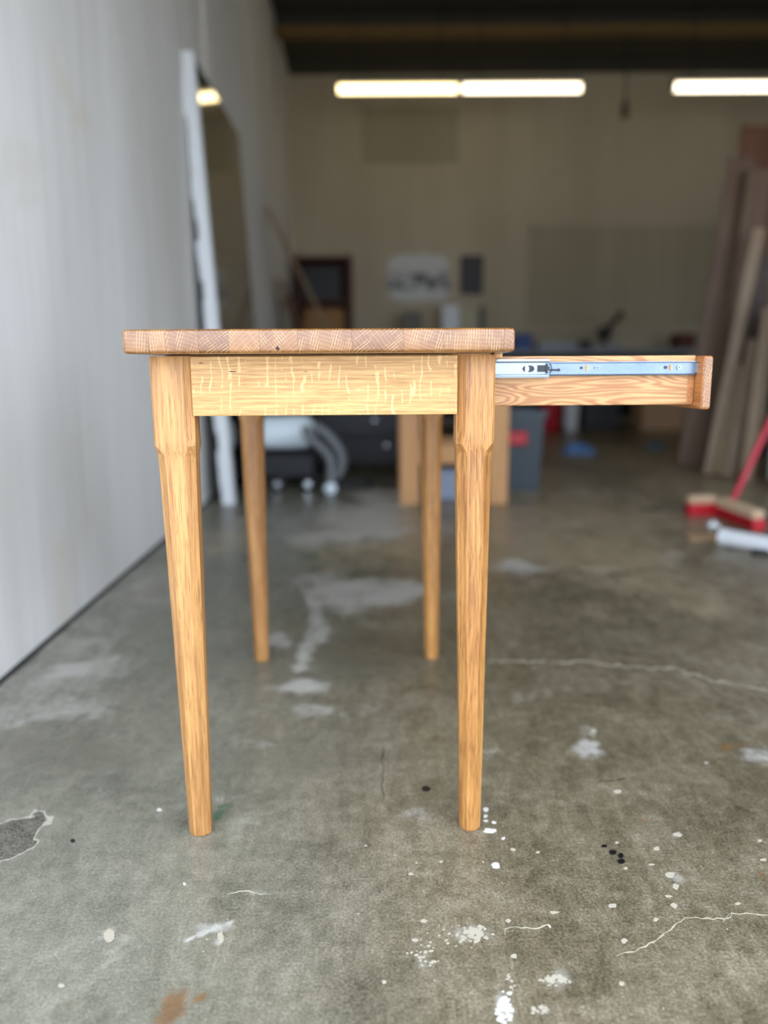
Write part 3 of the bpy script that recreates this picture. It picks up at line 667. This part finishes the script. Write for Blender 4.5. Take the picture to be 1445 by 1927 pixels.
# dark red shelf unit in the back corner
sh = thing('shelf_unit', 'dark reddish open shelf unit standing in the back left corner', 'shelf', (-0.70, 9.6, 0))
M_SHELF = plain('red_brown_shelf', srgb(86, 40, 30), 0.6)
for s_ in (-0.32, 0.30): obj('side_panel', MB().box(s_, s_ + 0.03, -0.24, 0.24, 0, 2.02), M_SHELF, sh)
for z in (0.06, 0.55, 1.05, 1.50, 1.99): obj('shelf_board', MB().box(-0.29, 0.30, -0.24, 0.24, z - 0.03, z), M_SHELF, sh)
obj('back_panel', MB().box(-0.29, 0.30, 0.225, 0.24, 0.06, 1.96), M_SHELF, sh)
block('storage_box', 'black box on the upper shelf of the dark red shelf unit', 'box', -0.96, -0.50, 9.40, 9.75, 1.501, 1.88, M_BLACK)
block('storage_box', 'tan wooden box on the middle shelf below the black box', 'box', -0.93, -0.46, 9.38, 9.75, 1.051, 1.40, plain('tan_box', srgb(150, 112, 66), 0.7))
block('storage_box', 'black box on the lower shelf of the dark red shelf unit', 'box', -0.94, -0.52, 9.40, 9.75, 0.551, 0.95, M_BLACK)

# pictures on the back wall
t = NT('printed_poster'); v = t.tc()
zsep = t.n.new('ShaderNodeSeparateXYZ'); t.link(v, zsep.inputs[0])
pm = t.math('MULTIPLY', t.step(t.noise(t.mapping(v, (9, 1, 14)), 1.0, 4, 0.7), 0.42, 0.58), t.math('MULTIPLY', t.step(zsep.outputs[2], 1.90, 1.82), t.step(zsep.outputs[2], 1.62, 1.70)))
M_POSTER = t.done(t.mix(pm, srgb(206, 206, 204), srgb(34, 34, 36)), 0.7)
poly = []
for i in range(40):
    a = 2 * PI * i / 40; q = 1 / max(abs(math.cos(a)) ** 6 + abs(math.sin(a)) ** 6, 1e-6) ** (1 / 6)
    poly.append((0.445 + 0.40 * q * math.cos(a) * random.uniform(.9, 1), 1.80 + 0.30 * q * math.sin(a) * random.uniform(.88, 1)))
tag(obj('poster', MB().prism(poly, 0, 0.006, Matrix.Translation((0, BACK_Y - 0.001, 0)) @ RX), M_POSTER), 'large white poster with torn edges and dark print on the back wall', 'poster')
fr = thing('picture', 'small dark framed picture on back wall right of the white poster', 'picture', (1.10, BACK_Y - 0.015, 1.83))
obj('frame', MB().box(-0.14, -0.11, -0.014, 0.014, -0.23, 0.23).box(0.11, 0.14, -0.014, 0.014, -0.23, 0.23).box(-0.11, 0.11, -0.014, 0.014, 0.20, 0.23).box(-0.11, 0.11, -0.014, 0.014, -0.23, -0.20), M_BLACK, fr)
obj('print', MB().box(-0.11, 0.11, -0.004, 0.008, -0.20, 0.20), plain('dark_print', srgb(56, 48, 50), 0.5, 0, 0.5, 14), fr)

M_HOUSING = plain('grey_fixture', srgb(120, 116, 104), 0.6)
# ceiling lights: strip fixtures on rods
def tube_light(label, x0, x1, warm, Y=8.30):
    o = thing('ceiling_light', label, 'light', ((x0 + x1) / 2, Y, 3.425), 0, 'strip lights under the ceiling'); h = (x1 - x0) / 2
    obj('housing', MB().box(-h, h, -0.05, 0.05, 0.05, 0.10, None, 0.01), M_HOUSING, o)
    t = NT('lit_tube'); t.b.inputs['Emission Color'].default_value = warm; t.b.inputs['Emission Strength'].default_value = 5.5
    mt = t.done((0.9, 0.9, 0.85, 1), 0.4)
    obj('lit_tube', MB().tube([(-h + 0.015, 0, 0.01), (h - 0.015, 0, 0.01)], 0.039, 14), mt, o, True)
    for s_ in (-1, 1):
        obj('end_cap', MB().box(s_ * h - 0.014 * (s_ > 0), s_ * h + 0.014 * (s_ < 0), -0.045, 0.045, -0.03, 0.05), M_HOUSING, o)
        obj('hanger_rod', MB().tube([(s_ * h * 0.7, 0, 0.10), (s_ * h * 0.7, 0, CEIL_Z - 3.42)], 0.006, 6), M_STEEL_DARK, o)
XL = [at(x, 167, 8.3).x for x in (634, 863, 868, 1095, 1265)]
tube_light('yellowish lit strip light, leftmost of the row before the back wall', XL[0], XL[1], (1.0, 0.80, 0.42, 1))
tube_light('white lit strip light abutting the yellowish one in the middle of the row', XL[2], XL[3], (1.0, 0.85, 0.60, 1))
tube_light('white lit strip light at the right edge of the row', XL[4], XL[4] + 1.31, (1.0, 0.85, 0.62, 1))
p_ = at(1180, 120, 8.55); q_ = at(1180, 207, 8.55)
pc = thing('pull_cord', 'thin cord with a dark handle hanging from the beam near the right strip light', 'cord', (p_.x, 8.55, q_.z))
obj('cord', MB().tube([(0, 0, 0.09), (0, 0, CEIL_Z - 0.18 - q_.z)], 0.008, 6), M_BLACK, pc)
obj('handle', MB().lathe([(0.012, 0.1), (0.03, 0.06), (0.04, -0.05), (0.02, -0.08)][::-1], 12), plain('dark_red_handle', srgb(88, 52, 44), 0.6), pc, True)

# workbench along the back wall with things on and under it
wb = thing('workbench', 'long grey workbench along the back wall cluttered with tools', 'workbench', (2.0, 9.25, 0))
M_BENCH = plain('bench_top', srgb(142, 148, 152), 0.5)
obj('bench_top', MB().box(-1.85, 1.75, -0.40, 0.40, 0.85, 0.90, None, 0.006), M_BENCH, wb)
for x in (-1.78, -0.1, 1.68):
    for y in (-0.34, 0.34): obj('leg', MB().box(x - 0.045, x + 0.045, y - 0.045, y + 0.045, 0, 0.85), W_DARK, wb)
obj('back_panel', MB().box(-1.73, 1.63, 0.25, 0.28, 0.10, 0.85), plain('bench_back', srgb(48, 40, 32), 0.9), wb)
block('box', 'white box on the bench below the framed picture', 'box', 0.70, 0.90, 9.30, 9.60, 0.901, 1.43, M_WHITE)
bx = thing('display_board', 'beige panel with dark side on the bench right of the white box', 'panel', (1.02, 9.4, 0.901))
obj('panel', MB().box(-0.11, 0.11, -0.04, 0.04, 0.0, 0.53, None, 0.004), plain('beige_panel', srgb(176, 168, 140), 0.6), bx)
obj('side_strip', MB().box(0.111, 0.18, -0.05, 0.05, 0.0, 0.50, None, 0.004), M_BLACK, bx)
block('box', 'grey box on the bench below the large white poster', 'box', 0.24, 0.46, 9.30, 9.6, 0.901, 1.36, plain('grey_box', srgb(112, 108, 100), 0.7))
block('box', 'blue box on the bench just right of the tabletop edge', 'box', 1.52, 1.72, 9.05, 9.35, 0.901, 1.08, plain('blue_box', srgb(48, 76, 140), 0.5))
block('tool_case', 'pale grey tool case on the bench right of the blue box', 'case', 1.78, 2.22, 8.95, 9.30, 0.901, 0.98, plain('grey_case', srgb(150, 160, 170), 0.5))
block('tool_case', 'small black tool case on the bench beside the pale grey case', 'case', 2.26, 2.38, 8.95, 9.25, 0.901, 1.0, M_BLACK)
sw = thing('chop_saw', 'black chop saw with its handle raised on the back bench', 'saw', (2.58, 9.2, 0.901))
obj('saw_base', MB().box(-0.16, 0.16, -0.15, 0.15, 0, 0.06, None, 0.01), M_BENCH, sw)
obj('saw_motor', MB().lathe([(0.06, -0.09), (0.075, -0.06), (0.075, 0.06), (0.05, 0.09)], 16, Matrix.Translation((0, 0, 0.19)) @ RX), M_BLACK, sw, True)
obj('saw_post', MB().box(-0.03, 0.03, -0.03, 0.03, 0.06, 0.2), M_BLACK, sw)
obj('saw_arm', MB().tube([(0.0, 0, 0.19), (0.09, 0, 0.30), (0.16, 0, 0.37), (0.20, 0, 0.42)], [0.04, 0.03, 0.03, 0.045], 10), M_BLACK, sw, True)
block('box', 'small dark box at the right end of the bench beside the lumber', 'box', 3.42, 3.62, 9.1, 9.4, 0.901, 1.08, M_SHELF)
def bucket(label, x, y, h, r, mat):
    o = thing('bucket', label, 'bucket', (x, y, 0))
    obj('bucket_body', MB().lathe([(r * .82, 0), (r * .84, 0.01), (r * .97, h - .04), (r, h - .04), (r, h), (r * .9, h), (r * .80, .02)], 20), mat, o, True)
    obj('bail', MB().tube([(r * math.cos(a), 0.0, h - .03 + 0.0 - r * .55 * math.sin(a) * .0 + r * .8 * math.sin(a)) for a in np.linspace(0, PI, 12)], 0.006, 6), M_STEEL_DARK, o)
bucket('red bucket under the back bench', 1.85, 8.6, 0.36, 0.13, M_RED)
bucket('white bucket right of the red bucket under the bench', 2.10, 8.66, 0.32, 0.09, M_WHITE)
block('crate', 'black crate under the bench right of the white bucket', 'crate', 2.32, 2.74, 8.95, 9.4, 0, 0.46, M_BLACK)
block('cardboard_box', 'cardboard box on the floor behind the open drawer near the lumber', 'box', 2.88, 3.45, 8.6, 9.0, 0, 0.42, M_CARD)

# air compressor under the desk, seen between its legs
ac = thing('air_compressor', 'dark air compressor with a pale round tank seen under the desk', 'compressor', (-0.575, 4.62, 0), 0.0)
RY = Matrix.Rotation(PI / 2, 4, 'Y')
obj('tank', MB().lathe([(0.03, -0.20), (0.075, -0.185), (0.098, -0.15), (0.103, -0.10), (0.103, 0.08), (0.095, 0.12), (0.07, 0.15), (0.03, 0.165)], 22, Matrix.Translation((0, 0, 0.335)) @ RY), plain('pale_blue_tank', srgb(234, 246, 250), 0.3, 0, 0.03), ac, True)
obj('skid', MB().box(-0.2, 0.17, -0.12, 0.12, 0.07, 0.215, None, 0.02), M_BLACK, ac)
obj('pump', MB().box(-0.16, 0.02, -0.09, 0.09, 0.44, 0.66, None, 0.02), M_BLACK, ac)
obj('motor', MB().lathe([(0.06, 0.03), (0.08, 0.04), (0.08, 0.15), (0.05, 0.17)], 16, Matrix.Translation((0, 0, 0.53)) @ RY), M_BLACK, ac, True)
for x in (-0.05, 0.13):
    for y in (-0.14, 0.14):
        wh = obj('wheel', MB().lathe([(0.034, -0.016), (0.042, -0.010), (0.042, 0.010), (0.034, 0.016)], 16, Matrix.Translation((x, y, 0.042)) @ RX), M_RUBBER, ac, True)
        obj('hub', MB().lathe([(0.02, -0.019), (0.024, -0.014), (0.024, 0.014), (0.02, 0.019)], 12, Matrix.Translation((x, y, 0.042)) @ RX), M_CHROME, wh, True)
hs = [at(*p, 4.34) for p in ((572, 802), (585, 825), (608, 846), (622, 868), (622, 890))]
hs2 = [at(*p, 4.39) for p in ((590, 800), (618, 820), (640, 850), (642, 880), (630, 898))]
hz = thing('hose', 'grey looped hose with pale coupling in front of the compressor', 'hose', (0, 0, 0))
M_HOSE = plain('grey_hose', srgb(104, 106, 108), 0.45)
def smoothpath(P, n=6):
    out = []
    for i in range(len(P) - 1):
        a, b, c, d = P[max(i - 1, 0)], P[i], P[i + 1], P[min(i + 2, len(P) - 1)]
        for k_ in range(n):
            u = k_ / n; out.append(0.5 * ((2 * b) + (c - a) * u + (2 * a - 5 * b + 4 * c - d) * u * u + (3 * b - a - 3 * c + d) * u ** 3))
    return out + [P[-1]]
hs[-1].z = 0.045; hs[-1].y -= 0.01
hm = MB().tube(smoothpath(hs), 0.026, 10).tube(smoothpath(hs2), 0.030, 10)
obj('hose_loop', hm, M_HOSE, hz, True)
ce = hs[-1].copy(); ce.z = 0.037
obj('coupling', MB().lathe([(0.012, -0.03), (0.034, -0.02), (0.038, 0.0), (0.034, 0.02), (0.012, 0.03)], 16, Matrix.Translation((ce.x, ce.y - 0.02, max(0.04, ce.z))) @ RX), plain('pale_coupling', srgb(206, 216, 222), 0.3), hz, True)
# black tool cabinet behind
tcab = thing('tool_cabinet', 'black tool cabinet with chrome knobs behind the compressor', 'cabinet', (-0.14, 5.5, 0))
obj('cabinet_body', MB().box(-0.42, 0.36, -0.26, 0.26, 0.05, 0.62, None, 0.01), M_BLACK, tcab)
for z0_, z1_ in ((0.08, 0.24), (0.26, 0.42), (0.44, 0.60)):
    d_ = obj('drawer', MB().box(-0.40, 0.34, -0.280, -0.261, z0_, z1_, None, 0.006), M_BLACK, tcab)
    for px in ((0.10, 0.14) if z0_ < 0.2 else ((0.08,) if z0_ < 0.3 else ())):
        if px == 0.14: continue
        obj('knob', MB().lathe([(0.008, 0.0), (0.018, -0.012), (0.018, -0.024), (0.006, -0.03)], 12, Matrix.Translation((px + (0.06 if z0_ < .2 else 0), -0.281, (z0_ + z1_) / 2 + (0.03 if z0_ < .2 else 0.02))) @ Matrix.Rotation(-PI / 2, 4, 'X')), M_CHROME, d_, True)
for x in (-0.36, 0.30):
    for y in (-0.2, 0.2): obj('foot', MB().lathe([(0.03, 0), (0.03, 0.05)], 12, Matrix.Translation((x, y, 0))), M_RUBBER, tcab)
block('storage_box', 'black bin on the floor beside the foot of the mirror', 'bin', -0.74, -0.58, 4.95, 5.35, 0, 0.50, M_BLACK, 0.015)
# crumpled rag on the floor
def crumple(name, label, cat, c, rx, ry, h, mat, seed, n=26):
    rnd = np.random.default_rng(seed); vs = []; fs = []
    for i in range(n + 1):
        for j in range(n + 1):
            u, v_ = i / n * 2 - 1, j / n * 2 - 1
            d = math.sqrt(u * u + v_ * v_); e = max(0.0, 1 - max(abs(u), abs(v_)) ** 2.5)
            hh = float(vnoise(np.array(u + seed), np.array(v_), 3.1, seed) * .65 + vnoise(np.array(u), np.array(v_ + seed), 7.3, seed + 1) * .35)
            wob = 0.75 + 0.5 * float(vnoise(np.array(math.atan2(v_, u) * 1.3 + 9), np.array(seed * 1.0), 1.2, seed + 2))
            sc = (0.7 + 0.3 * min(1, 1 / max(1e-6, max(abs(u), abs(v_)) / max(d, 1e-6) * 1.41))) * wob
            vs.append((c[0] + u * rx * sc, c[1] + v_ * ry * sc, 0.003 + h * hh * e))
    N = n + 1
    top = len(vs); vs += [(x, y, 0.001) for x, y, z in vs]
    for i in range(n):
        for j in range(n):
            q = (i * N + j, (i + 1) * N + j, (i + 1) * N + j + 1, i * N + j + 1)
            fs += [q, tuple(top + k_ for k_ in q[::-1])]
    b = [(i, 0) for i in range(n)] + [(n, j) for j in range(n)] + [(i, n) for i in range(n, 0, -1)] + [(0, j) for j in range(n, 0, -1)]
    ids = [i * N + j for i, j in b]
    for a, q in zip(ids, ids[1:] + ids[:1]): fs.append((a, q, top + q, top + a))
    return tag(obj(name, MB().add(vs, fs), mat, None, True, 180), label, cat)
c = G(665, 915); crumple('rag', 'crumpled dark grey rag on the floor before the tool cabinet', 'rag', (c.x, c.y), 0.13, 0.14, 0.07, plain('dark_rag', srgb(62, 60, 58), 0.9, 0, 0.5, 18), 3)
c = G(1085, 852); crumple('cloth', 'bright blue crumpled cloth on the floor under the open drawer', 'cloth', (c.x, c.y), 0.14, 0.12, 0.13, plain('blue_cloth', srgb(88, 124, 172), 0.8), 5)
c = G(1232, 846); crumple('cloth', 'small dull blue scrap on the floor left of the lumber', 'scrap', (c.x, c.y), 0.07, 0.07, 0.12, plain('dull_blue', srgb(84, 104, 116), 0.8), 8)

# low wooden stand behind the right front leg
st = thing('wooden_stand', 'low wooden stand with a crossrail seen behind the right front leg', 'stand', (0.368, 4.02, 0))
W_STAND = rough_wood('stand_wood', srgb(196, 148, 98), srgb(160, 112, 70))
for x in (-0.232, 0.232):
    for y in (0.0, 0.42): obj('leg', MB().box(x - 0.05, x + 0.05, y - 0.03, y + 0.03, 0, 0.58, None, 0.004), W_STAND, st)
obj('crossrail', MB().box(-0.182, 0.182, -0.022, 0.022, 0.215, 0.315, None, 0.004), W_STAND, st)
obj('crossrail', MB().box(-0.182, 0.182, 0.398, 0.442, 0.215, 0.315, None, 0.004), W_STAND, st)
obj('stand_top', MB().box(-0.285, 0.285, -0.05, 0.47, 0.58, 0.62, None, 0.006), W_STAND, st)
block('toolbox', 'grey blue toolbox on the floor beneath the wooden stand', 'toolbox', 0.24, 0.46, 4.12, 4.34, 0, 0.17, plain('grey_blue_box', srgb(120, 128, 144), 0.4))

# slate bin with a red clip
bn = thing('waste_bin', 'dark slate plastic bin with red clip right of the wooden stand', 'bin', (0.80, 4.55, 0))
M_SLATE = plain('slate_plastic', srgb(54, 62, 68), 0.5)
vs = []
for z, hx, hy in ((0, .10, .12), (0.46, .118, .15), (0.46, .106, .137), (0.03, .09, .107)):
    vs += [(-hx, -hy, z), (hx, -hy, z), (hx, hy, z), (-hx, hy, z)]
obj('bin_body', MB().add(vs, [(0, 3, 2, 1)] + [(k_ * 4 + i, k_ * 4 + (i + 1) % 4, k_ * 4 + 4 + (i + 1) % 4, k_ * 4 + 4 + i) for k_ in range(3) for i in range(4)] + [(12, 13, 14, 15)]), M_SLATE, bn)
obj('rim', MB().box(-.130, -.119, -.162, .162, .43, .465).box(.119, .130, -.162, .162, .43, .465).box(-.119, .119, -.162, -.150, .43, .465).box(-.119, .119, .150, .162, .43, .465), M_SLATE, bn)
obj('red_clip', MB().box(-.10, .02, -.172, -.142, .27, .35, None, 0.012), M_RED, bn)

# ---- lumber leaning on a rack at the right
rk = thing('lumber_rack', 'dark steel rack that the leaning lumber rests against', 'rack', (3.16, 5.5, 0))
for y in (-0.75, 0.75): obj('upright', MB().box(-0.04, 0.04, y - 0.04, y + 0.04, 0, 2.3), M_STEEL_DARK, rk)
for z in (1.1, 1.95): obj('rail', MB().box(-0.09, -0.041, -0.85, 0.85, z - 0.04, z + 0.04), M_STEEL_DARK, rk)
for y in (-0.75, 0.75): obj('foot', MB().box(-0.06, 0.6, y - 0.05, y + 0.05, -0.0, 0.06).box(0.56, 0.6, y - 0.03, y + 0.03, 0.06, 0.1), M_STEEL_DARK, rk)
def lumber(label, p0, p1, Y0, Y1, w_, th_, mat, rot=0.6):
    a, b = at(*p0, Y0), at(*p1, Y1); a.z = 0
    return plank('lumber_board', label, 'board', a, b, (math.cos(rot), -math.sin(rot), 0), w_, th_, mat, 'boards leaning on the lumber rack')
lumber('wide brown board, leftmost of the leaning lumber', (1298, 880), (1398, 300), 5.45, 5.50, 0.17, 0.03, W_BROWN, 0.2)
lumber('tan narrow board behind the leftmost wide board', (1285, 872), (1388, 330), 5.75, 5.78, 0.10, 0.03, W_TAN, 0.2)
lumber('long pale narrow board crossing the front of the leaning lumber', (1334, 897), (1428, 432), 5.05, 5.10, 0.075, 0.03, W_PALE, 0.3)
lumber('short olive tan board with a pale end, right of the long pale board', (1352, 900), (1397, 690), 5.00, 5.02, 0.09, 0.04, W_TAN, 0.3)
lumber('pale board rising behind the short olive tan board', (1371, 905), (1421, 640), 4.93, 4.96, 0.08, 0.03, W_PALE, 0.3)
lumber('dark board in the gap between the pale boards', (1388, 900), (1440, 480), 5.20, 5.25, 0.10, 0.03, W_DARK, 0.3)
lumber('pale board nearest the white cabinet', (1403, 902), (1448, 580), 4.72, 4.74, 0.075, 0.03, W_PALE, 0.2)
lumber('tall brown board behind the long pale board', (1345, 885), (1432, 320), 5.32, 5.36, 0.16, 0.03, W_BROWN, 0.2)
lumber('wide rust brown panel, tallest at the back of the lumber', (1360, 860), (1436, 238), 5.85, 5.89, 0.30, 0.02, W_RED, 0.1)
# white cabinet cut by the right edge
wc = thing('cabinet', 'white cabinet cut off by the right edge of the photo', 'cabinet', (2.62, 4.15, 0))
obj('cabinet_body', MB().box(-0.33, 0.35, -0.42, 0.42, 0.03, 1.14, None, 0.03), M_WHITE, wc)
obj('cabinet_top', MB().box(-0.34, 0.36, -0.43, 0.43, 1.141, 1.17, None, 0.01), M_WHITE, wc)
obj('door', MB().box(-0.31, 0.33, -0.445, -0.421, 0.08, 1.10, None, 0.01), M_WHITE, wc)
obj('plinth', MB().box(-0.28, 0.30, -0.38, 0.38, 0, 0.03), M_BLACK, wc)

# brushes and broom on the floor
M_BRIST = plain('tan_bristles', srgb(196, 168, 138), 0.9, 0, 0.2, 60)
c = G(1322, 972)
br = thing('scrubbing_brush', 'red block brush with tan bristles up, left of the broom', 'brush', (c.x, c.y + 0.03, 0), 0.05)
obj('brush_block', MB().box(-0.068, 0.068, -0.03, 0.03, 0, 0.062, None, 0.006), M_RED, br)
def tufts(x0, x1, y0, y1, z0, z1, nx, ny):
    mb = MB()
    for i in range(nx):
        for j in range(ny):
            x = x0 + (x1 - x0) * (i + .5) / nx; y = y0 + (y1 - y0) * (j + .5) / ny; r = (x1 - x0) / nx * .48
            mb.tube([(x, y, z0), (x + random.uniform(-.3, .3) * r, y, z1 - random.random() * .006)], [r * .8, r * 1.1], 5)
    return mb
o = obj('bristles', tufts(-0.062, 0.062, -0.026, 0.026, 0.062, 0.10, 12, 5), M_BRIST, br); o['kind'] = 'stuff'
c = Vector((1.626, 3.46, 0))
bm_ = thing('push_broom', 'red push broom with long red handle leaning on the white cabinet', 'broom', (c.x, c.y, 0), -1.52)
obj('broom_block', MB().box(-0.18, 0.18, -0.03, 0.03, 0, 0.052, None, 0.006), M_RED, bm_)
o = obj('bristles', tufts(-0.17, 0.17, -0.026, 0.026, 0.052, 0.092, 22, 5), M_BRIST, bm_); o['kind'] = 'stuff'
inv = (Matrix.Translation(bm_.location) @ Matrix.Rotation(-1.52, 4, 'Z')).inverted()
h0 = at(1376, 948, bm_.location.y + 0.16); h1 = Vector((2.272, 3.80, 1.06)); hm_ = at(1440, 812, bm_.location.y + 0.24)
dirh = (hm_ - h0).normalized(); s_ = (2.268 - h0.x) / dirh.x; h1 = h0 + dirh * s_
hl = [inv @ p for p in ((h0 * 1), h1)]
obj('ferrule', MB().tube([inv @ Vector((h0.x - 0.02, h0.y - 0.06, 0.056)), hl[0]], 0.018, 10), M_RED, bm_)
obj('handle', MB().tube(hl, 0.0155, 10), plain('red_handle', srgb(188, 52, 66), 0.4), bm_, True)
# white tube, scrap, cardboard, wheel
a_, b_ = G(1360, 1026), G(1500, 1052)
tb = thing('white_tube', 'white plastic tube on floor in front of the red brushes', 'tube', (0, 0, 0))
dd = (b_ - a_).normalized(); R_ = 0.034
obj('tube_wall', MB().tube([Vector((a_.x, a_.y, R_)), Vector((a_.x, a_.y, R_)) + dd * 0.5], R_, 16), M_WHITE, tb, True)
obj('end_cap', MB().tube([Vector((a_.x, a_.y, R_)) - dd * 0.008, Vector((a_.x, a_.y, R_)) + dd * 0.012], R_ + 0.002, 16), M_WHITE, tb, True)
c = G(1340, 990); crumple('paper_scrap', 'small pale crumpled scrap between the brush and the white tube', 'scrap', (c.x, c.y), 0.03, 0.03, 0.035, M_WHITE, 12, 12)
c = G(1322, 1012); tag(obj('cardboard_sheet', MB().prism([(c.x - .07, c.y - .05), (c.x + .06, c.y - .07), (c.x + .075, c.y + .05), (c.x - .055, c.y + .07)], 0.0005, 0.006), M_CARD), 'flat tan cardboard piece on the floor left of the white tube', 'cardboard')
c = at(1442, 985, 3.55)
wl = thing('caster_wheel', 'black caster wheel with red bracket at right edge of photo', 'wheel', (c.x + 0.03, 3.42, 0))
obj('tyre', MB().lathe([(0.05, -0.025), (0.07, -0.02), (0.07, 0.02), (0.05, 0.025)], 18, Matrix.Translation((0, 0, 0.07)) @ RX), M_RUBBER, wl, True)
obj('bracket', MB().box(-0.03, 0.03, -0.045, -0.03, 0.05, 0.17).box(-0.03, 0.03, 0.03, 0.045, 0.05, 0.17).box(-0.05, 0.05, -0.05, 0.05, 0.17, 0.185), M_RED, wl)
c = G(1432, 1042); block('rubber_chock', 'small black wedge on the floor below the white tube', 'wedge', c.x - 0.04, c.x + 0.05, c.y - 0.03, c.y + 0.0, 0, 0.02, M_RUBBER, 0.004)
